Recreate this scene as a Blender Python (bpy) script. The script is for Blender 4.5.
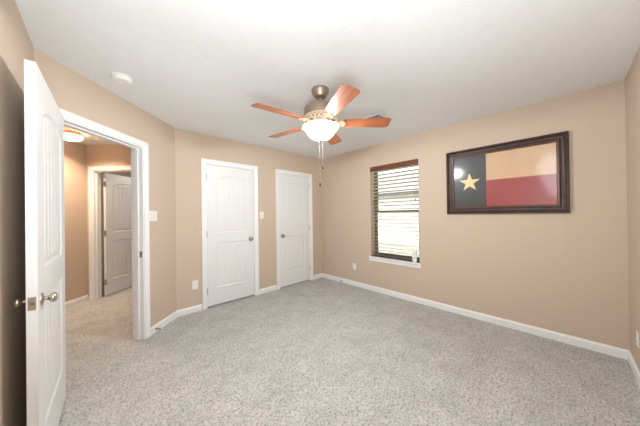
import bpy, bmesh, math, random
import numpy as np
from mathutils import Matrix, Vector
PI = math.pi
random.seed(4)
for o in list(bpy.data.objects):
    bpy.data.objects.remove(o)
SC = bpy.context.scene
COL = SC.collection

# ---------------------------------------------------------------- camera
CAMZ = 1.3018
YAW, PITCH, ROLL, FPX = 0.7584, 0.00455, -0.01358, 231.93
cd = bpy.data.cameras.new('camera')
cd.sensor_fit = 'HORIZONTAL'; cd.sensor_width = 36.0
cd.lens = FPX / 640 * 36.0
cd.clip_start = 0.02; cd.clip_end = 200
cam = bpy.data.objects.new('camera', cd); COL.objects.link(cam)
F = Vector((math.sin(YAW)*math.cos(PITCH), math.cos(YAW)*math.cos(PITCH), math.sin(PITCH)))
Rv = Vector((math.cos(YAW), -math.sin(YAW), 0)); Uv = Rv.cross(F)
R2 = Rv*math.cos(ROLL) + Uv*math.sin(ROLL); U2 = -Rv*math.sin(ROLL) + Uv*math.cos(ROLL)
m3 = Matrix((R2, U2, -F)).transposed()
cam.matrix_world = Matrix.Translation((0, 0, CAMZ)) @ m3.to_4x4()
SC.camera = cam

# ---------------------------------------------------------------- world, sun, lights, exposure
SC.view_settings.view_transform = 'Standard'
SC.view_settings.look = 'None'
SC.view_settings.gamma = 1.0
SC.view_settings.use_curve_mapping = False
SC.view_settings.exposure = 0.07

w = bpy.data.worlds.new('sky'); SC.world = w; w.use_nodes = True
nt = w.node_tree; nt.nodes.clear()
wo = nt.nodes.new('ShaderNodeOutputWorld'); bg = nt.nodes.new('ShaderNodeBackground')
sky = nt.nodes.new('ShaderNodeTexSky'); sky.sky_type = 'NISHITA'; sky.sun_disc = False
sky.sun_elevation = math.radians(42); sky.sun_rotation = math.radians(-90); sky.dust_density = 3.0
hs = nt.nodes.new('ShaderNodeHueSaturation'); hs.inputs['Saturation'].default_value = 0.25
nt.links.new(sky.outputs[0], hs.inputs['Color']); nt.links.new(hs.outputs[0], bg.inputs[0])
bg.inputs[1].default_value = 0.55
nt.links.new(bg.outputs[0], wo.inputs[0])

def lamp(name, kind, loc, energy, color=(1, 1, 1), rot=(0, 0, 0), **kw):
    l = bpy.data.lights.new(name, kind); l.energy = energy; l.color = color
    for k, v in kw.items(): setattr(l, k, v)
    o = bpy.data.objects.new(name, l); COL.objects.link(o); o.location = loc; o.rotation_euler = rot
    return o
lamp('sun', 'SUN', (-5, 0, 8), 2.6, (1, .96, .9), (0, math.radians(-52), 0), angle=0.01)
# the photographer's flash, bounced off the ceiling above and behind the camera
lamp('bounce_flash', 'AREA', (0.05, 0.02, 1.05), 29.0, (.82, .92, 1.0), (math.radians(150), 0, math.radians(-43.5)), shape='DISK', size=0.5)

lamp('softbox_flash', 'AREA', (-0.06, 0.10, 2.02), 15.0, (.84, .93, 1.0), (math.radians(76), 0, math.radians(-43.5)), shape='DISK', size=0.9)

# ---------------------------------------------------------------- room numbers
H = 2.44
XR, YB, YF, XL = 3.324, 3.461, -0.373, -0.316
CX = 0.7095                    # where the angled wall meets the back wall
SD = (CX - XL) * math.sqrt(2)  # length of the angled wall
YL = YB - (CX - XL)
TH = 0.123
A_FAR = 3.55 - 2.949           # hall far wall, in the angled frame (origin C, x along the wall)
B_HL = 3.765 - 1.9455          # hall left wall

def frame(x, y, deg): return Matrix.Translation((x, y, 0)) @ Matrix.Rotation(math.radians(deg), 4, 'Z')
BACK = frame(0, YB, 0)
DIAG = frame(CX, YB, 45)
RIGHT = frame(XR, 0, -90)       # local x = -world y, local -y = into the room
FRONT = frame(0, YF, 180)       # local x = -world x
LEFT = frame(XL, 0, 90)         # local x = world y
HFAR = DIAG @ frame(A_FAR, 0, -90)   # local x = -b
HLEFT = DIAG @ frame(0, B_HL, 0)

# ---------------------------------------------------------------- materials
def mat(name, color, rough=0.5, metal=0.0, bump=None, noise=None, **kw):
    m = bpy.data.materials.new(name); m.use_nodes = True
    n = m.node_tree.nodes; l = m.node_tree.links; b = n['Principled BSDF']
    b.inputs['Base Color'].default_value = (*color, 1)
    b.inputs['Roughness'].default_value = rough; b.inputs['Metallic'].default_value = metal
    for k, v in kw.items(): b.inputs[k].default_value = v
    tc = n.new('ShaderNodeTexCoord')
    if noise:
        sc, amt = noise
        t = n.new('ShaderNodeTexNoise'); t.inputs['Scale'].default_value = sc; t.inputs['Detail'].default_value = 3
        l.new(tc.outputs['Object'], t.inputs['Vector'])
        r = n.new('ShaderNodeValToRGB')
        r.color_ramp.elements[0].position = .3; r.color_ramp.elements[1].position = .7
        r.color_ramp.elements[0].color = (*[c*(1-amt) for c in color], 1)
        r.color_ramp.elements[1].color = (*[min(1, c*(1+amt)) for c in color], 1)
        l.new(t.outputs['Fac'], r.inputs[0]); l.new(r.outputs[0], b.inputs['Base Color'])
    if bump:
        sc, st = bump
        t = n.new('ShaderNodeTexNoise'); t.inputs['Scale'].default_value = sc; t.inputs['Detail'].default_value = 2
        l.new(tc.outputs['Object'], t.inputs['Vector'])
        bu = n.new('ShaderNodeBump'); bu.inputs['Strength'].default_value = st; bu.inputs['Distance'].default_value = .004
        l.new(t.outputs['Fac'], bu.inputs['Height']); l.new(bu.outputs[0], b.inputs['Normal'])
    return m
def wood(name, c0, c1, rough=.35, scale=(1, 14, 14)):
    m = mat(name, c0, rough); n = m.node_tree.nodes; l = m.node_tree.links; b = n['Principled BSDF']
    tc = n.new('ShaderNodeTexCoord'); mp = n.new('ShaderNodeMapping'); mp.inputs['Scale'].default_value = scale
    t = n.new('ShaderNodeTexNoise'); t.inputs['Scale'].default_value = 5; t.inputs['Detail'].default_value = 6; t.inputs['Distortion'].default_value = .6
    r = n.new('ShaderNodeValToRGB'); r.color_ramp.elements[0].position = .32; r.color_ramp.elements[1].position = .68
    r.color_ramp.elements[0].color = (*c0, 1); r.color_ramp.elements[1].color = (*c1, 1)
    l.new(tc.outputs['Object'], mp.inputs[0]); l.new(mp.outputs[0], t.inputs['Vector']); l.new(t.outputs['Fac'], r.inputs[0]); l.new(r.outputs[0], b.inputs['Base Color'])
    return m
def glass(name, rough=0.0, ior=1.5):
    m = bpy.data.materials.new(name); m.use_nodes = True; n = m.node_tree.nodes; l = m.node_tree.links; n.clear()
    o = n.new('ShaderNodeOutputMaterial'); mx = n.new('ShaderNodeMixShader'); fr = n.new('ShaderNodeFresnel'); fr.inputs[0].default_value = ior
    t = n.new('ShaderNodeBsdfTransparent'); g = n.new('ShaderNodeBsdfGlossy'); g.inputs['Roughness'].default_value = rough
    l.new(fr.outputs[0], mx.inputs[0]); l.new(t.outputs[0], mx.inputs[1]); l.new(g.outputs[0], mx.inputs[2]); l.new(mx.outputs[0], o.inputs[0])
    return m
WALLC = (.605, .482, .375)
M_wall = mat('tan_wall_paint', WALLC, .75, bump=(160, .25))
M_ceil = mat('ceiling_texture', (.84, .85, .85), .9, bump=(60, .3), noise=(14, .015))
M_white = mat('white_trim_paint', (.86, .86, .855), .38)
M_door = mat('white_door_paint', (.80, .80, .795), .42)
M_plate = mat('white_plastic', (.85, .83, .79), .35)
M_slot = mat('dark_slot', (.03, .03, .03), .6)
M_nickel = mat('satin_nickel', (.50, .44, .36), .28, 1.0)
M_pewter = mat('antique_pewter', (.40, .32, .25), .42, .85)
M_scroll = mat('antique_cream_gold', (.88, .72, .54), .45, .15)
M_blade = wood('cherry_blade', (.27, .075, .026), (.46, .15, .058), .35, (2, 22, 22))
M_valance = wood('walnut_valance', (.11, .035, .015), (.2, .07, .03), .35, (20, 2, 20))
M_slat = wood('wood_slat_bloomed', (.62, .56, .36), (.72, .66, .46), .45, (20, 2, 20))  # slats are dark wood; daylight bloom is put into this pale colour
M_rail = wood('dark_bottom_rail', (.05, .025, .015), (.09, .045, .03), .4)
M_bronze = mat('bronze_window_frame', (.16, .14, .09), .4)
M_glass = glass('clear_glass'); M_pglass = glass('picture_glass', .11, 1.36)
M_frame = wood('dark_picture_frame', (.020, .008, .005), (.055, .021, .013), .36, (3, 3, 3))
M_lip = wood('brown_frame_lip', (.10, .035, .014), (.16, .06, .025), .3, (3, 3, 3))
M_fblue = mat('flag_blue', (.018, .021, .023), .42, noise=(20, .1), **{'Specular IOR Level': .5})
M_fwhite = mat('flag_cream', (.68, .44, .25), .42, noise=(6, .06), **{'Specular IOR Level': .5})
M_fred = mat('flag_red', (.36, .035, .035), .42, noise=(6, .06), **{'Specular IOR Level': .5})
M_star = mat('star_gold', (.80, .62, .30), .4, .1)
M_copper = mat('copper_band', (.75, .33, .15), .35, .35)
M_chain = mat('bead_chain', (.80, .76, .68), .4, .3)
M_cord = mat('blind_cord', (.7, .66, .55), .7)
M_grass = mat('grass', (.32, .33, .27), .9, noise=(3, .3))
M_siding = mat('pale_siding', (.45, .45, .42), .8)
M_fence = wood('cedar_fence', (.45, .40, .32), (.6, .54, .44), .8)
M_roof = mat('grey_shingle', (.30, .30, .30), .9, noise=(12, .2))
M_stop = mat('door_stop_metal', (.25, .23, .2), .35, .9)

def glow(name, color, strength, base=(.9, .85, .75)):
    m = mat(name, base, .3); b = m.node_tree.nodes['Principled BSDF']
    b.inputs['Emission Color'].default_value = (*color, 1); b.inputs['Emission Strength'].default_value = strength
    return m
M_bowl = glow('alabaster_glass_lit', (1.0, .80, .55), 1.0, (.40, .30, .19))
M_dome = glow('hall_glass_lit', (1.0, .74, .46), 5.0)

for _m, _f in ((M_bowl, .45), (M_dome, .45)):
    _n = _m.node_tree.nodes; _l = _m.node_tree.links
    _mx = _n.new('ShaderNodeMixShader'); _t = _n.new('ShaderNodeBsdfTransparent'); _mx.inputs[0].default_value = _f
    _l.new(_n['Principled BSDF'].outputs[0], _mx.inputs[1]); _l.new(_t.outputs[0], _mx.inputs[2]); _l.new(_mx.outputs[0], _n['Material Output'].inputs[0])

def carpet():
    m = bpy.data.materials.new('carpet_pile'); m.use_nodes = True
    n = m.node_tree.nodes; l = m.node_tree.links; b = n['Principled BSDF']
    b.inputs['Roughness'].default_value = 1.0; b.inputs['Specular IOR Level'].default_value = .1
    tc = n.new('ShaderNodeTexCoord')
    def nz(s, d, lo, hi, c0, c1):
        t = n.new('ShaderNodeTexNoise'); t.inputs['Scale'].default_value = s; t.inputs['Detail'].default_value = d
        l.new(tc.outputs['Object'], t.inputs['Vector'])
        r = n.new('ShaderNodeValToRGB'); r.color_ramp.elements[0].position = lo; r.color_ramp.elements[1].position = hi
        r.color_ramp.elements[0].color = (*c0, 1); r.color_ramp.elements[1].color = (*c1, 1)
        l.new(t.outputs['Fac'], r.inputs[0]); return t, r
    t1, r1 = nz(58, 8, .34, .62, (.44, .432, .415), (.65, .645, .625))
    t2, r2 = nz(4.5, 4, .35, .65, (.88, .88, .88), (1.0, 1.0, 1.0))
    t3, r3 = nz(75, 0, .27, .36, (.45, .43, .41), (1, 1, 1))
    mx = n.new('ShaderNodeMix'); mx.data_type = 'RGBA'; mx.blend_type = 'MULTIPLY'; mx.inputs[0].default_value = 1
    l.new(r1.outputs[0], mx.inputs[6]); l.new(r2.outputs[0], mx.inputs[7])
    my = n.new('ShaderNodeMix'); my.data_type = 'RGBA'; my.blend_type = 'MULTIPLY'; my.inputs[0].default_value = .8
    l.new(mx.outputs[2], my.inputs[6]); l.new(r3.outputs[0], my.inputs[7])
    t4, r4 = nz(16, 3, .35, .65, (.88, .88, .87), (1, 1, 1))
    mz = n.new('ShaderNodeMix'); mz.data_type = 'RGBA'; mz.blend_type = 'MULTIPLY'; mz.inputs[0].default_value = 1
    l.new(my.outputs[2], mz.inputs[6]); l.new(r4.outputs[0], mz.inputs[7])
    l.new(mz.outputs[2], b.inputs['Base Color'])
    bu = n.new('ShaderNodeBump'); bu.inputs['Strength'].default_value = .15; bu.inputs['Distance'].default_value = .006
    l.new(t1.outputs['Fac'], bu.inputs['Height']); l.new(bu.outputs[0], b.inputs['Normal'])
    return m
M_carpet = carpet()

# ---------------------------------------------------------------- mesh helpers
class MB:
    def __init__(s): s.v = []; s.f = []
    def add(s, vs, fs):
        k = len(s.v); s.v += [tuple(v) for v in vs]; s.f += [tuple(i+k for i in f) for f in fs]; return s
    def box(s, x0, x1, y0, y1, z0, z1):
        vs = [(x, y, z) for z in (z0, z1) for y in (y0, y1) for x in (x0, x1)]
        return s.add(vs, [(0, 2, 3, 1), (4, 5, 7, 6), (0, 1, 5, 4), (2, 6, 7, 3), (0, 4, 6, 2), (1, 3, 7, 5)])
    def lathe(s, prof, n=32, c=(0, 0, 0), M=None):
        vs = []; fs = []; m = len(prof)
        for i in range(n):
            a = 2*PI*i/n
            for r, z in prof:
                p = Vector((r*math.cos(a), r*math.sin(a), z))
                if M: p = M @ p
                vs.append((p.x+c[0], p.y+c[1], p.z+c[2]))
        for i in range(n):
            j = (i+1) % n
            for k in range(m-1): fs.append((i*m+k, j*m+k, j*m+k+1, i*m+k+1))
        return s.add(vs, fs)
    def tube(s, pts, r, n=8):
        pts = [Vector(p) for p in pts]; vs = []; fs = []
        for i, p in enumerate(pts):
            d = (pts[min(i+1, len(pts)-1)] - pts[max(i-1, 0)]).normalized()
            u = d.cross(Vector((0, 0, 1)));  u = d.cross(Vector((1, 0, 0))) if u.length < .05 else u
            u.normalize(); v = d.cross(u)
            rr = r[i] if isinstance(r, (list, tuple)) else r
            for k in range(n):
                a = 2*PI*k/n; vs.append(p + (u*math.cos(a) + v*math.sin(a))*rr)
        for i in range(len(pts)-1):
            for k in range(n):
                a, b = i*n+k, i*n+(k+1) % n; fs.append((a, b, b+n, a+n))
        fs.append(tuple(range(n))[::-1]); fs.append(tuple(range((len(pts)-1)*n, len(pts)*n)))
        return s.add(vs, fs)
    def prism(s, poly, axis, a0, a1):   # poly in the two other axes
        n = len(poly)
        def P(p, a):
            return {'x': (a, p[0], p[1]), 'y': (p[0], a, p[1]), 'z': (p[0], p[1], a)}[axis]
        vs = [P(p, a0) for p in poly] + [P(p, a1) for p in poly]
        fs = [tuple(range(n))[::-1], tuple(range(n, 2*n))] + [(i, (i+1) % n, n+(i+1) % n, n+i) for i in range(n)]
        return s.add(vs, fs)
    def sweep_rect(s, path, prof, closed=False):
        """prof: (offset outward in plane, depth to -y); path in x,z, mitred."""
        vs = []; fs = []; m = len(prof); n = len(path)
        for i, p in enumerate(path):
            a = path[i-1] if (i or closed) else None; b = path[(i+1) % n] if (i < n-1 or closed) else None
            def nrm(q, r): dx, dz = r[0]-q[0], r[1]-q[1]; L = math.hypot(dx, dz); return (-dz/L, dx/L)
            ns = ([nrm(a, p)] if a else []) + ([nrm(p, b)] if b else [])
            if len(ns) == 2:
                d = 1 + ns[0][0]*ns[1][0] + ns[0][1]*ns[1][1]; N = ((ns[0][0]+ns[1][0])/d, (ns[0][1]+ns[1][1])/d)
            else: N = ns[0]
            for o, dep in prof: vs.append((p[0]+N[0]*o, -dep, p[1]+N[1]*o))
        for i in range(n if closed else n-1):
            j = (i+1) % n
            for k in range(m):
                k2 = (k+1) % m; fs.append((i*m+k, j*m+k, j*m+k2, i*m+k2))
        if not closed: fs += [tuple(range(m)), tuple(range((n-1)*m, n*m))[::-1]]
        return s.add(vs, fs)

def obj(name, mb, material, parent=None, M=None, smooth=False, bevel=0, fix=True):
    me = bpy.data.meshes.new(name); me.from_pydata(mb.v, [], mb.f)
    if fix or bevel:
        bm = bmesh.new(); bm.from_mesh(me); bmesh.ops.remove_doubles(bm, verts=bm.verts, dist=1e-6)
        bmesh.ops.recalc_face_normals(bm, faces=bm.faces)
        bm.to_mesh(me); bm.free()
    me.materials.append(material)
    if smooth: me.shade_smooth()
    o = bpy.data.objects.new(name, me); COL.objects.link(o)
    if parent: o.parent = parent
    if M is not None: o.matrix_local = M
    if bevel:
        b = o.modifiers.new('bevel', 'BEVEL'); b.width = bevel; b.segments = 2; b.limit_method = 'ANGLE'; b.angle_limit = math.radians(40)
    if smooth and not bevel:
        try: me.set_sharp_from_angle(angle=math.radians(40))
        except Exception: pass
    return o
def tag(o, label=None, cat=None, group=None, kind=None):
    if label: o['label'] = label
    if cat: o['category'] = cat
    if group: o['group'] = group
    if kind: o['kind'] = kind
    return o
def empty(name, M): o = bpy.data.objects.new(name, None); COL.objects.link(o); o.matrix_local = M; o.empty_display_size = .1; return o
def struct(name, mb, m, label, cat, M=None, **k): return tag(obj(name, mb, m, None, M, **k), label, cat, kind='structure')
T = Matrix.Translation

# ---------------------------------------------------------------- structure: openings
D1 = (1.070, 1.822, 2.043)       # closet door opening on the back wall (x0, x1, top)
D2 = (2.274, 3.006, 2.043)
DG = (-1.365, -0.523, 2.046)     # opening of the angled wall (local x)
FD = (-(B_HL-.095), -(B_HL-.095)+.79, 2.043)   # far hall door, HFAR local x
WIN = (-2.262, -1.443, 0.58, 2.08)      # window opening, RIGHT local x

def wall_mb(x0, x1, th, holes=(), z1=H, z0=-0.0):
    mb = MB(); xs = x0
    for h in sorted(holes):
        a, b = h[0], h[1]; lo, hi = (0, h[2]) if len(h) == 3 else (h[2], h[3])
        mb.box(xs, a, 0, th, z0, z1)
        mb.box(a, b, 0, th, hi, z1)
        if lo > 0: mb.box(a, b, 0, th, z0, lo)
        xs = b
    mb.box(xs, x1, 0, th, z0, z1); return mb
struct('floor', MB().box(-3.2, XR+.2, -.7, 8.0, -.12, 0), M_carpet, 'grey mottled cut pile carpet running through bedroom and hallway', 'carpet')
struct('ceiling', MB().box(-3.2, XR+.2, -.7, 8.0, H, H+.12), M_ceil, 'flat white ceiling with a light sprayed texture', 'ceiling')
struct('wall_back', wall_mb(CX, XR, TH, [D1, D2]), M_wall, 'tan painted wall holding the two closed white doors', 'wall', BACK)
struct('wall_angled', wall_mb(-SD, 0.49, TH, [DG]), M_wall, 'tan painted angled wall with the open doorway to the hall', 'wall', DIAG)
struct('wall_right', wall_mb(-YB-TH, -YF+TH, .16, [WIN]), M_wall, 'tan painted wall with the window and the framed flag', 'wall', RIGHT)
struct('wall_front', wall_mb(-XR, -XL, TH), M_wall, 'short visible strip of tan wall at the far right edge', 'wall', FRONT)
struct('wall_left', wall_mb(YF-TH, YL+.04, TH), M_wall, 'tan painted wall at the left edge behind the open door', 'wall', LEFT)
# hallway and the room past it (angled frame)
struct('wall_hall_left', wall_mb(-2.2, A_FAR, TH), M_wall, 'tan hallway wall to the left of the far hall doorway', 'wall', HLEFT)
struct('wall_hall_far', wall_mb(-B_HL-TH, -TH, .115, [FD]), M_wall, 'tan hallway end wall with a white framed doorway', 'wall', HFAR)
struct('wall_hall_near', MB().box(-2.32, -2.2, TH, B_HL, 0, H), M_wall, 'hidden near end wall of the hallway', 'wall', DIAG)
mb = MB(); a0 = A_FAR+.115
mb.box(a0, a0+2.3, B_HL+.75, B_HL+.85, 0, H); mb.box(a0, a0+2.3, -.2, -.1, 0, H); mb.box(a0+2.3, a0+2.4, -.2, B_HL+.85, 0, H); mb.box(a0-.115, a0, B_HL+TH, B_HL+.85, 0, H)
struct('wall_far_room', mb, M_wall, 'tan walls of the dim room beyond the hallway doorway', 'wall', DIAG)
# closets behind the two closed doors
mb = MB(); mb.box(.9, XR, .75, .8, 0, H)
struct('wall_closet', mb, M_wall, 'closet back wall hidden behind the closed doors', 'wall', BACK)

# baseboards
BH, BT = .083, .014
def base_mb(segs):
    mb = MB()
    for a, b in segs: mb.prism([(0, 0), (-BT, 0), (-BT, BH-.018), (-BT*.55, BH-.006), (-BT*.4, BH), (0, BH)], 'x', a, b)
    return mb
CW = .058
struct('baseboard_back', base_mb([(CX-.003, D1[0]-CW), (D1[1]+CW, D2[0]-CW), (D2[1]+CW, XR)]), M_white, 'white baseboard along the wall with the two closed doors', 'baseboard', BACK)
struct('baseboard_angled', base_mb([(-SD, DG[0]-CW), (DG[1]+CW, .003)]), M_white, 'white baseboard along the angled doorway wall', 'baseboard', DIAG)
struct('baseboard_right', base_mb([(-YB, -YF)]), M_white, 'long white baseboard under the window and framed flag', 'baseboard', RIGHT)
struct('baseboard_front', base_mb([(-XR, -XL)]), M_white, 'white baseboard at the lower right corner of the room', 'baseboard', FRONT)
struct('baseboard_left', base_mb([(YF, YL)]), M_white, 'white baseboard behind the open door', 'baseboard', LEFT)
struct('baseboard_hall_left', base_mb([(-2.2, A_FAR)]), M_white, 'white baseboard along the left hallway wall', 'baseboard', HLEFT)
struct('baseboard_hall_far', base_mb([(FD[1]+CW, -TH)]), M_white, 'white baseboard right of the far hall doorway', 'baseboard', HFAR)

# casings and jambs
def casing(mb, x0, x1, zt, flip=None):
    prof = [(0, 0), (0, .009), (.010, .012), (.022, .010), (.036, .016), (.050, .018), (.058, .016), (.058, 0)]
    path = [(x0, 0), (x0, zt), (x1, zt), (x1, 0)]
    tmp = MB().sweep_rect(path, prof)
    if flip is not None: tmp.v = [(x, flip - y, z) for x, y, z in tmp.v]
    mb.add(tmp.v, tmp.f)
def door_trim(name, op, th, M, label, stop=None):
    x0, x1, zt = op; mb = MB(); casing(mb, x0+.005, x1-.005, zt-.005); casing(mb, x0+.005, x1-.005, zt-.005, flip=th)
    mb.box(x0-.0, x0+.016, -.001, th+.001, 0, zt); mb.box(x1-.016, x1, -.001, th+.001, 0, zt); mb.box(x0+.016, x1-.016, -.001, th+.001, zt-.016, zt)
    if stop:
        s0, s1 = stop
        mb.box(x0+.016, x0+.028, s0, s1, 0, zt-.016); mb.box(x1-.028, x1-.016, s0, s1, 0, zt-.016); mb.box(x0+.028, x1-.028, s0, s1, zt-.028, zt-.016)
    return struct(name, mb, M_white, label, 'door frame', M)
door_trim('trim_1', D1, TH, BACK, 'white casing around the left closed door', (.045, .08))
door_trim('trim_2', D2, TH, BACK, 'white casing around the right closed door by the corner', (.045, .08))
door_trim('trim_3', DG, TH, DIAG, 'white casing and jamb around the open bedroom doorway', (.045, .08))
door_trim('trim_4', FD, .115, HFAR, 'white casing around the far doorway in the hallway', (.035, .068))

# ---------------------------------------------------------------- doors
def door_leaf_mb(w, h, t=.035, step=.0062):
    """two panel door, arched upper panel, both filled with vertical planks; local x 0..w, y 0..t, z 0..h"""
    nx = int(w/step); nz = int(h/step)
    X = np.linspace(0, w, nx+1); Z = np.linspace(0, h, nz+1); XX, ZZ = np.meshgrid(X, Z, indexing='ij')
    st = .122*w/.74+.006
    def inside(x0, x1, z0, z1, arch):
        # signed distance to the panel edge (positive inside)
        half = (x1-x0)/2; u = (XX-(x0+x1)/2)/half
        top = z1 + arch*(np.clip(1-u*u, 0, 1)) if arch else z1
        sl = np.sqrt(1+(2*arch*u/half)**2) if arch else 1.0
        return np.minimum.reduce([XX-x0, x1-XX, ZZ-z0, (top-ZZ)/sl])
    d1 = inside(st, w-st, 1.035, 1.81, .062); d2 = inside(st, w-st, .245, .885, 0)
    D = np.maximum(d1, d2)
    dep = np.interp(D, [0, .006, .014, .022, .036, .048], [0, .0075, .0095, .0085, .0035, .0030])
    px = (w-2*st-.07)/5
    g = np.abs(((XX-st-.035)/px + .5) % 1 - .5)*px
    inpl = D > .040
    dep = dep + np.where(inpl, np.interp(g, [0, .004, .010], [.006, .004, 0]), 0)
    n1 = (nx+1)*(nz+1)
    front = np.stack([XX, dep, ZZ], -1).reshape(-1, 3); back = np.stack([XX, t-dep, ZZ], -1).reshape(-1, 3)
    idx = np.arange(n1).reshape(nx+1, nz+1)
    q = np.stack([idx[:-1, :-1], idx[1:, :-1], idx[1:, 1:], idx[:-1, 1:]], -1).reshape(-1, 4)
    fs = [tuple(r) for r in q.tolist()] + [tuple(r[::-1]) for r in (q+n1).tolist()]
    ring = list(idx[:, 0]) + list(idx[-1, 1:]) + list(idx[::-1, -1][1:]) + list(idx[0, ::-1][1:-1])
    ring = [int(i) for i in ring]
    for i in range(len(ring)):
        a, b = ring[i], ring[(i+1) % len(ring)]; fs.append((b, a, a+n1, b+n1))
    mb = MB(); mb.v = [tuple(r) for r in np.vstack([front, back]).tolist()]; mb.f = fs
    return mb
RX = Matrix.Rotation(PI/2, 4, 'X')     # lathe axis z -> -y
KN = [(0, .062), (.010, .0615), (.020, .058), (.0265, .050), (.0275, .043), (.024, .035), (.015, .029), (.0105, .024), (.0105, .012), (.018, .009), (.030, .007), (.0325, .003), (.0325, 0), (0, 0)]
def knob(parent, x, z, y=0, side=-1, scale=1.0):
    mb = MB().lathe([(r*scale, d*scale) for r, d in KN], 28)
    M = T((x, y, z)) @ (RX if side < 0 else Matrix.Rotation(-PI/2, 4, 'X'))
    return tag(obj('door_knob', mb, M_nickel, parent, M, smooth=True), 'satin nickel round knob')
def hinge(parent, x, z, y=-.006):
    mb = MB()
    for k in range(5): mb.lathe([(0, 0), (.0062, 0), (.0062, .0165), (0, .0165)], 12, (x, y, z-.045+k*.018))
    mb.box(x-.001, x+.0, y, .03, z-.045, z+.045)
    return tag(obj('hinge', mb, M_nickel, parent), 'metal hinge')
def leaf(name, w, h, M, label, hinge_left=True, knob_z=.905, both=False, y0=0):
    o = struct(name, door_leaf_mb(w, h), M_door, label, 'door', M, smooth=True, fix=False)
    kx = w-.062 if hinge_left else .062
    knob(o, kx, knob_z, 0, -1)
    if both: knob(o, kx, knob_z, .035, 1)
    for z in (.22, 1.02, 1.83): hinge(o, -.003 if hinge_left else w+.003, z)
    return o
w1 = D1[1]-D1[0]-.038; w2 = D2[1]-D2[0]-.038
leaf('door_1', w1, 2.005, BACK @ T((D1[0]+.019, .006, .018)), 'left closed white two panel door beside the light switch, knob on its right', True)
leaf('door_2', w2, 2.005, BACK @ T((D2[0]+.019, .006, .018)), 'right closed white two panel door next to the room corner, knob on its left', False)
hx = DG[0]+.018
hw = DIAG @ Vector((hx, 0, 0))
d3 = leaf('door_3', .818, 2.012, T((hw.x+.020, hw.y-.008, .014)) @ Matrix.Rotation(math.radians(-91.7), 4, 'Z'), 'open white panelled door at the left edge seen nearly edge on', True, knob_z=.900, both=False)
for c in list(d3.children):
    if c.name.startswith('door_knob'): bpy.data.objects.remove(c)
knob(d3, .818-.068, .895, 0, -1, .80); knob(d3, .818-.068, .895, .035, 1, .88)
lp = MB().box(.818, .8195, .005, .030, .865, .925)
lo = tag(obj('latch_plate', lp, M_nickel, d3, bevel=.0004), 'nickel latch plate on the door edge')
obj('latch_bolt', MB().prism([(.8195, .011), (.8195, .024), (.828, .022)], 'z', .886, .904), M_nickel, lo)
# far hallway door, opened away into the room beyond
fh = HFAR @ Vector((FD[0]+.018, .115, 0))
leaf('door_4', .752, 2.012, T((fh.x, fh.y, .014)) @ Matrix.Rotation(math.radians(45+2), 4, 'Z') @ T((.030, -.050, 0)), 'white panelled door standing open at the end of the hallway', True)
# strike plate on the bedroom door jamb
tag(obj('strike_plate', MB().box(DG[1]-.0185, DG[1]-.016, .012, .038, .87, .93), M_nickel, bpy.data.objects['trim_3']), 'nickel strike plate')
# jamb strip behind far leaf hinges
# ---------------------------------------------------------------- window
x0, x1, z0, z1 = WIN
win = empty('window_1', RIGHT @ T(((x0+x1)/2, 0, z0))); tag(win, 'single hung window with bronze frame behind open wood blinds', 'window', kind='structure')
hwid = (x1-x0)/2; hh = z1-z0
mb = MB().sweep_rect([(-hwid, 0), (-hwid, hh), (hwid, hh), (hwid, 0)][::-1], [(0, -.159), (0, -.115), (.030, -.115), (.030, -.159)], closed=True)
obj('window_frame', mb, M_bronze, win)
def sash(y, za, zb):
    s = MB().sweep_rect([(-hwid+.030, za), (-hwid+.030, zb), (hwid-.030, zb), (hwid-.030, za)][::-1], [(0, -y), (0, -y+.018), (.026, -y+.018), (.026, -y)], closed=True)
    so = obj('sash', s, M_bronze, win)
    obj('pane', MB().box(-hwid+.053, hwid-.053, y-.011, y-.007, za+.023, zb-.023), M_glass, so)
sash(.157, hh/2-.012, hh-.030); sash(.137, .030, hh/2+.016)
mb = MB().prism([(.10, 0), (-.032, 0), (-.036, -.006), (-.036, -.020), (-.030, -.024), (-.014, -.026), (-.016, -.075), (0, -.078), (0, -.022), (.10, -.022)], 'x', -hwid-.0, hwid+.0)
mb2 = MB().prism([(0, .0), (-.032, 0), (-.036, -.006), (-.036, -.020), (-.030, -.024), (-.014, -.026), (-.016, -.075), (0, -.078)], 'x', -hwid-.028, -hwid)
mb.add(mb2.v, mb2.f); mb2 = MB(); mb2.prism([(0, .0), (-.032, 0), (-.036, -.006), (-.036, -.020), (-.030, -.024), (-.014, -.026), (-.016, -.075), (0, -.078)], 'x', hwid, hwid+.028)
mb.add(mb2.v, mb2.f)
tag(obj('window_sill', mb, M_white, win), 'white painted sill and apron')

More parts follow.
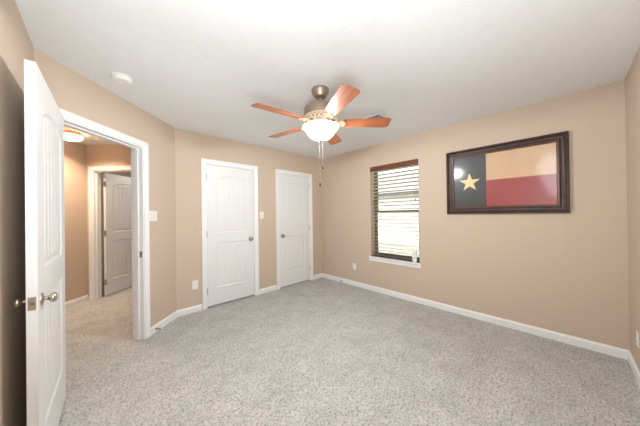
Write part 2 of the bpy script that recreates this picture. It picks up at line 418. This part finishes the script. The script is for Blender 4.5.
# blinds
bl = empty('window_blind', RIGHT @ T(((x0+x1)/2, 0, z0)))
tag(bl, 'brown wooden venetian blind lowered over the window with open slats', 'blind')
bw = hwid-.006
mb = MB().prism([(-.012, hh-.075), (-.012, hh-.012), (-.007, hh-.002), (.004, hh-.002), (.004, hh-.075)], 'x', -bw, bw)
mb.box(-bw, -bw+.008, .004, .05, hh-.075, hh-.002); mb.box(bw-.008, bw, .004, .05, hh-.075, hh-.002)
tag(obj('valance', mb, M_valance, bl), 'dark reddish brown valance board')
obj('headrail', MB().box(-bw+.01, bw-.01, .008, .055, hh-.045, hh-.004), M_slat, bl)
NS = 24; zt, zb = hh-.088, .052
s0 = None
for i in range(NS):
    z = zt - (zt-zb)*i/(NS-.0)
    if s0 is None:
        mb = MB(); n = 6; a = math.radians(12); prof = []
        for k in range(n+1):
            u = -.025+.05*k/n; prof.append((.034+u*math.cos(a), -u*math.sin(a)+.0018*(1-(u/.025)**2)))
        prof2 = [(p, q-.0040) for p, q in prof[::-1]]
        mb.prism(prof+prof2, 'x', -bw+.008, bw-.008); s0 = obj('slat', mb, M_slat, bl); s0.location = (0, 0, z)
    else:
        c = s0.copy(); c.location = (0, 0, z); c.parent = bl; COL.objects.link(c)
tag(obj('bottom_rail', MB().box(-bw+.008, bw-.008, .008, .060, .004, .022), M_rail, bl, bevel=.003), 'dark bottom rail resting on the sill')
for lx in (-.28, 0, .28):
    mb = MB()
    for yy in (.0075, .0605): mb.tube([(lx, yy, .012), (lx, yy, hh-.05)], .0009, 5)
    obj('ladder_cord', mb, M_cord, bl)
for lx, zz in ((-hwid+.075, .93), (hwid-.05, .93)):
    c = obj('pull_cord', MB().tube([(lx, -.002, zz), (lx, .001, hh-.06)], .0010, 5), M_cord, bl)
    tag(obj('tassel', MB().lathe([(0, .004), (.004, .002), (.0085, -.022), (.009, -.034), (0, -.036)], 14, (lx, -.0045, zz)), M_rail, c, smooth=True), 'small dark wooden tassel')

# device on the sill
rc = empty('remote_control', RIGHT @ T((-1.508, -.012, z0)))
tag(rc, 'slim white remote control standing upright on the right end of the window sill', 'remote control')
out = []
for k in range(9): a = PI*k/8; out.append((.029*math.cos(a), .172+.014*math.sin(a)))
for k in range(9): a = PI+PI*k/8; out.append((.034*math.cos(a), .034+.034*math.sin(a)))
obj('body', MB().prism(out, 'y', -.011, .009), M_plate, rc, bevel=.004)
for zz, r in ((.13, .009), (.045, .013)):
    tag(obj('button', MB().lathe([(0, .0145), (r*.8, .0142), (r, .0125), (r, .009), (0, .009)], 20, (0, 0, 0), T((0, 0, zz)) @ RX), mat('button_grey', (.55, .54, .52), .4), rc, smooth=True), 'grey round button')

# ---------------------------------------------------------------- picture
y0, y1, pz0, pz1 = -1.061, .036, 1.280, 2.076
pic = empty('framed_flag', RIGHT @ T(((y0+y1)/2, 0, pz0)))
tag(pic, 'large dark wood framed flag picture with a gold star behind glass', 'picture')
pw = (y1-y0)/2; ph = pz1-pz0; fw = .088
prof = [(0, .002), (0, .030), (.006, .038), (.016, .040), (.026, .034), (.034, .024), (.048, .020), (.058, .023), (.066, .030), (.072, .030), (.072, .002)]
pth = [(-pw, 0), (-pw, ph), (pw, ph), (pw, 0)][::-1]
obj('frame', MB().sweep_rect(pth, prof, closed=True), M_frame, pic, smooth=True)
prof = [(.072, .004), (.072, .027), (.078, .024), (.085, .018), (fw, .014), (fw, .004)]
tag(obj('inner_lip', MB().sweep_rect(pth, prof, closed=True), M_lip, pic, smooth=True), 'reddish brown inner lip')
iw = pw-fw; iz0, iz1 = fw-.002, ph-fw+.002
bx_ = -(.635) - (y0+y1)/2; zs = 1.675-pz0
obj('backing', MB().box(-iw-.01, iw+.01, -.005, -.001, iz0-.01, iz1+.01), M_frame, pic)
tag(obj('blue_field', MB().box(-iw-.004, bx_, -.0075, -.005, iz0-.004, iz1+.004), M_fblue, pic), 'dark blue grey vertical field')
tag(obj('white_stripe', MB().box(bx_, iw+.004, -.0075, -.005, zs, iz1+.004), M_fwhite, pic), 'cream upper stripe')
tag(obj('red_stripe', MB().box(bx_, iw+.004, -.0075, -.005, iz0-.004, zs), M_fred, pic), 'red lower stripe')
sx, sz = -.806-(y0+y1)/2, 1.664-pz0
vs = [(sx, -.0125, sz)]; fs = []
for k in range(10):
    a = PI/2 + k*PI/5; r = .116 if k % 2 == 0 else .046; vs.append((sx+r*math.cos(a), -.0076, sz+r*math.sin(a)))
for k in range(10): fs.append((0, 1+k, 1+(k+1) % 10))
fs.append(tuple(range(1, 11)))
tag(obj('star', MB().add(vs, fs), M_star, pic), 'pale gold five pointed star')
obj('glass', MB().box(-iw-.006, iw+.006, -.0155, -.0135, iz0-.006, iz1+.006), M_pglass, pic)

# ---------------------------------------------------------------- plates and outlets
def plate(name, M, w, h, label, kind, cat, gangs=1):
    p = empty(name, M); tag(p, label, cat)
    obj('cover_plate', MB().box(-w/2, w/2, -.006, 0, -h/2, h/2), M_plate, p, bevel=.002)
    for g in range(gangs):
        cx = (g-(gangs-1)/2)*.046
        if kind == 'switch':
            obj('toggle', MB().prism([(-.006, -.011), (-.016, .003), (-.014, .009), (-.006, .011)], 'x', cx-.0045, cx+.0045), M_white, p)
        elif kind == 'outlet':
            for zz in (-.020, .020):
                s = obj('socket', MB().prism([(cx+.016*math.cos(a), zz+.013*math.sin(a)) for a in [PI*k/8 for k in range(16)]], 'y', -.0075, -.005), M_white, p)
                mb = MB(); mb.box(cx-.008, cx-.006, -.0079, -.007, zz-.003, zz+.006); mb.box(cx+.006, cx+.008, -.0079, -.007, zz-.003, zz+.006); mb.box(cx-.002, cx+.002, -.0079, -.007, zz-.010, zz-.006)
                obj('slot', mb, M_slot, s)
    return p
plate('light_switch', DIAG @ T((-.398, 0, 1.305)), .118, .116, 'double white light switch on the angled wall beside the open doorway', 'switch', 'light switch', 2)
plate('light_switch', BACK @ T((1.943, 0, 1.297)), .072, .116, 'single white light switch between the two closed doors', 'switch', 'light switch')
plate('wall_outlet', BACK @ T((.928, 0, .365)), .075, .118, 'white outlet low on the wall left of the left closed door', 'outlet', 'outlet')
plate('wall_outlet', RIGHT @ T((-2.618, 0, .348)), .070, .112, 'white outlet low on the window wall between corner and window', 'outlet', 'outlet')
plate('wall_outlet', FRONT @ T((-2.972, 0, .315)), .070, .112, 'white outlet at the right edge of the photo on the near wall', 'outlet', 'outlet')

# door stops on the baseboards
def doorstop(M, label):
    p = empty('door_stop', M); tag(p, label, 'door stop')
    pts = [(math.cos(k*.9)*.006, -BT-.006-k*.0009, math.sin(k*.9)*.006) for k in range(60)]
    obj('base', MB().lathe([(0, .008), (.009, .008), (.011, 0), (0, 0)], 16, (0, 0, 0), T((0, -BT, 0)) @ RX), M_stop, p, smooth=True)
    obj('spring', MB().tube(pts, .0016, 6), M_stop, p, smooth=True)
    tag(obj('rubber_tip', MB().lathe([(0, .012), (.007, .010), (.008, 0), (0, 0)], 14, (0, 0, 0), T((0, -BT-.058, 0)) @ RX), M_plate, p, smooth=True), 'white rubber tip')
doorstop(DIAG @ T((-.385, 0, .036)), 'small metal spring door stop on the baseboard beside the open doorway')
doorstop(RIGHT @ T((-2.92, 0, .036)), 'small metal spring door stop on the baseboard near the far corner')

# ---------------------------------------------------------------- ceiling fixtures
sd = empty('smoke_detector', T((.137, 2.475, H))); tag(sd, 'round white smoke detector on the ceiling near the open doorway', 'smoke detector')
obj('base', MB().lathe([(0, 0), (.072, 0), (.072, -.010), (0, -.010)], 40), M_plate, sd, smooth=True)
obj('housing', MB().lathe([(0, -.010), (.066, -.010), (.067, -.026), (.060, -.036), (.030, -.040), (0, -.040)], 40), M_plate, sd, smooth=True)
obj('test_button', MB().lathe([(0, -.0425), (.009, -.042), (.010, -.039), (0, -.039)], 16, (.025, 0, .002)), M_white, sd, smooth=True)

vt = empty('ceiling_vent', T((2.45, 1.585, H))); tag(vt, 'white louvred air vent on the ceiling behind the fan blade', 'vent')
obj('frame', MB().sweep_rect([(-.14, -.14), (-.14, .14), (.14, .14), (.14, -.14)], [(0, 0), (-.018, .0), (-.018, .004), (0, .010), (.012, .010), (.012, 0)], closed=True), M_white, vt, Matrix.Rotation(-PI/2, 4, 'X') @ Matrix.Rotation(PI, 4, 'Z') if False else Matrix(((1, 0, 0, 0), (0, 0, 1, 0), (0, 1, 0, 0), (0, 0, 0, 1))))
obj('duct', MB().box(-.139, .139, -.139, .139, -.002, -.0005), mat('duct_grey', (.4, .4, .4), .7), vt)
sl0 = None
for k in range(10):
    y = -.119+.0265*k
    if sl0 is None:
        sl0 = obj('slat', MB().add([(-.130, -.009, -.012), (.130, -.009, -.012), (.130, .009, -.003), (-.130, .009, -.003), (-.130, -.009, -.0135), (.130, -.009, -.0135), (.130, .009, -.0045), (-.130, .009, -.0045)], [(0, 1, 2, 3), (7, 6, 5, 4), (0, 4, 5, 1), (3, 2, 6, 7), (0, 3, 7, 4), (1, 5, 6, 2)]), M_white, vt)
        sl0.location = (0, y, 0)
    else:
        c = sl0.copy(); c.parent = vt; c.location = (0, y, 0); COL.objects.link(c)

# hall flush light
hl_loc = DIAG @ Vector((3.00-2.949, 3.39-1.9455, 0))
hl = empty('flush_ceiling_light', T((hl_loc.x, hl_loc.y, H))); hl.scale = (.86, .86, .95); tag(hl, 'lit glass dome ceiling light with copper band in the hallway', 'ceiling light')
tag(obj('band', MB().lathe([(0, 0), (.108, 0), (.114, -.006), (.115, -.040), (.110, -.044), (.104, -.044), (.104, -.03), (0, -.03)], 48), M_copper, hl, smooth=True), 'copper coloured band')
lamp('hall_bulb', 'AREA', (hl_loc.x, hl_loc.y, H-.05), 40.0, (1, .76, .56), shape='DISK', size=.2, spread=2.4)
lamp('far_room_fill', 'POINT', tuple(DIAG @ Vector((1.9, 1.0, 2.1))), 14.0, (1, .95, .88), shadow_soft_size=.15)  # unseen fill lamp, added to brighten the far hall door
obj('glass_dome', MB().lathe([(.103, -.044), (.128, -.047), (.134, -.056), (.131, -.070), (.116, -.090), (.085, -.108), (.045, -.118), (0, -.121)], 48), M_dome, hl, smooth=True)

# ---------------------------------------------------------------- ceiling fan
FX, FY, ZB, RB = 1.467, 1.524, 2.131, .634
fan = empty('ceiling_fan', T((FX, FY, H))); tag(fan, 'five blade ceiling fan with cherry blades, pewter motor and lit glass bowl', 'ceiling fan')
zf = lambda z: z-H
obj('canopy', MB().lathe([(0, 0), (.078, 0), (.080, -.006), (.079, -.020), (.070, -.048), (.056, -.066), (.052, -.074), (.046, -.077), (.016, -.078), (0, -.078)], 48), M_pewter, fan, smooth=True)
obj('downrod', MB().lathe([(0, -.08), (.0125, -.08), (.0125, -.132), (.026, -.134), (.030, -.149), (.030, -.166), (0, -.166)], 24), M_pewter, fan, smooth=True)
obj('motor_housing', MB().lathe([(0, -.152), (.060, -.154), (.112, -.159), (.140, -.168), (.150, -.182), (.151, -.246), (.146, -.252), (.12, -.255), (0, -.255)], 56), M_pewter, fan, smooth=True)
# ornate scroll band between motor and bowl
zt0, zt1 = zf(2.186), zf(2.096)
obj('band_core', MB().lathe([(.10, zt0), (.136, zt0), (.140, (zt0+zt1)/2), (.136, zt1), (.10, zt1)], 56), M_pewter, fan, smooth=True)
mb = MB()
for zc, rr in ((zt0-.004, .146), (zt1+.004, .156)):
    mb.lathe([(rr-.014, zc+.004), (rr, zc+.005), (rr+.005, zc), (rr, zc-.005), (rr-.014, zc-.004), (rr-.014, zc+.004)], 56)
NSC = 13
for k in range(NSC):
    a = 2*PI*k/NSC
    for sgn in (1, -1):
        pts = []
        for j in range(15):
            t = j/14; ang = -PI*.4+t*2.3*PI; rr = .024*(1-.72*t)
            pts.append((a + sgn*(.105 + rr*math.cos(ang)*.9/.15), (zt0+zt1)/2+.004+rr*1.3*math.sin(ang)))
        mb.tube([(.149*math.cos(q), .149*math.sin(q), z) for q, z in pts], .0042, 6)
    mb.lathe([(0, .008), (.006, .004), (.008, 0), (.006, -.004), (0, -.008)], 8, (.150*math.cos(a), .150*math.sin(a), (zt0+zt1)/2))
tag(obj('scroll_band', mb, M_scroll, fan, smooth=True), 'cream gold openwork scroll band')
# bowl
bowl = [(.150, zf(2.097)), (.162, zf(2.095)), (.166, zf(2.090)), (.161, zf(2.084)), (.149, zf(2.075)), (.137, zf(2.062)), (.128, zf(2.048)), (.117, zf(2.030)), (.100, zf(2.010)), (.078, zf(1.993)), (.050, zf(1.981)), (.022, zf(1.976)), (0, zf(1.976))]
lb = tag(obj('light_bowl', MB().lathe(bowl, 56), M_bowl, fan, smooth=True), 'glowing frosted glass bowl')
obj('fitter', MB().lathe([(0, zf(2.104)), (.05, zf(2.104)), (.05, zf(2.085)), (0, zf(2.085))], 30), M_scroll, fan, smooth=True)
tag(obj('finial', MB().lathe([(0, zf(1.977)), (.022, zf(1.977)), (.024, zf(1.974)), (.014, zf(1.969)), (.009, zf(1.963)), (.004, zf(1.957)), (0, zf(1.956))], 24), M_pewter, lb, smooth=True), 'pewter finial')
# blades
def blade_mb():
    mb = MB(); r0, r1 = .188, RB; out = []
    def hwf(r): return .052+.020*min(1, (r-r0)/(r1-r0)*1.15)
    n = 14
    top = []
    cr = .030
    for k in range(7): a = PI/2*(1-k/6)+0; top.append((r0+.022-.022*math.sin(a)*1.0 if False else r0+.022*(1-math.sin(PI/2*k/6+0)) , 0)) if False else None
    pts = []
    pts.append((r0, -.034)); pts.append((r0+.012, -.047))
    for k in range(n+1):
        r = r0+.03+(r1-cr-r0-.03)*k/n; pts.append((r, -hwf(r)))
    he = hwf(r1)
    for k in range(1, 7): a = PI/2*k/6; pts.append((r1-cr+cr*math.sin(a), -he+cr-cr*math.cos(a)))
    half = pts; full = half + [(x, -y) for x, y in half[::-1]]
    mb.prism(full, 'z', -.003, .003); return mb
BL = blade_mb()
def iron_mb():
    mb = MB()
    # arm from hub, dividing in a scrolled plate under the blade
    mb.tube([(.135, 0, .004), (.165, 0, -.002), (.200, 0, -.008)], [.013, .011, .008], 10)
    for s in (1, -1):
        pts = []
        for j in range(17):
            t = j/16; a = -PI*.15+t*PI*1.45
            pts.append((.172+.026*(1-math.cos(a))*.9, s*(.010+.024*math.sin(a)*.95+.004), -.007))
        mb.tube(pts, .0050, 8)
    out = [(.165, -.014), (.190, -.032), (.212, -.030), (.228, -.012), (.232, 0), (.228, .012), (.212, .030), (.190, .032), (.165, .014)]
    mb.prism(out, 'z', -.008, -.0035)
    for x, y in ((.200, .018), (.200, -.018), (.218, 0)):
        mb.lathe([(0, -.012), (.004, -.011), (.005, -.008), (0, -.008)], 12, (x, y, 0))
    return mb
IR = iron_mb()
a0 = -0.1146 + PI
b0 = None
for k in range(5):
    M = T((0, 0, zf(ZB))) @ Matrix.Rotation(a0 - k*2*PI/5, 4, 'Z') @ Matrix.Rotation(math.radians(-12), 4, 'X')
    if b0 is None:
        b0 = obj('blade', BL, M_blade, fan, M, bevel=.0015); i0 = tag(obj('blade_iron', IR, M_scroll, fan, M, smooth=True), 'cream gold scrolled bracket')
    else:
        for s in (b0, i0):
            c = s.copy(); c.parent = fan; COL.objects.link(c); c.matrix_local = M
# pull chains
for dx, dy, ze in ((-.009, .008, 1.590), (.011, -.010, 1.745)):
    mb = MB(); zt_ = 1.990
    mb.tube([(dx, dy, zf(zt_)), (dx, dy, zf(ze))], .0009, 5)
    nb = int((zt_-ze)/.006)
    for k in range(nb):
        z = zf(zt_-k*.006); mb.lathe([(0, .0016), (.0016, 0), (0, -.0016)], 6, (dx, dy, z))
    c = obj('pull_chain', mb, M_chain, fan)
    tag(obj('fob', MB().lathe([(0, 0), (.003, -.001), (.0045, -.010), (.008, -.020), (.0085, -.028), (.005, -.034), (0, -.036)], 16, (dx, dy, zf(ze))), M_rail, c, smooth=True), 'dark wooden pull fob')
# the fan's bulbs
for k in range(3):
    a = 2*PI*k/3+.5
    lamp('fan_bulb', 'POINT', (FX+.07*math.cos(a), FY+.07*math.sin(a), 2.075), 54.0, (.96, .98, 1.0), shadow_soft_size=.03)

# ---------------------------------------------------------------- outside
struct('ground', MB().box(XR+.2, 40, -30, 40, -.5, -.4), M_grass, 'sunlit lawn outside the window', 'lawn')
nb = empty('neighbour_house', T((XR+9, 6, -.4))); tag(nb, 'pale house seen washed out through the window blind', 'house')
obj('wall', MB().box(0, 6, -7, 9, 0, 2.9), M_siding, nb)
obj('roof', MB().prism([(-.5, 2.85), (6.5, 2.85), (3, 4.6)], 'y', -7.5, 9.5), M_roof, nb)
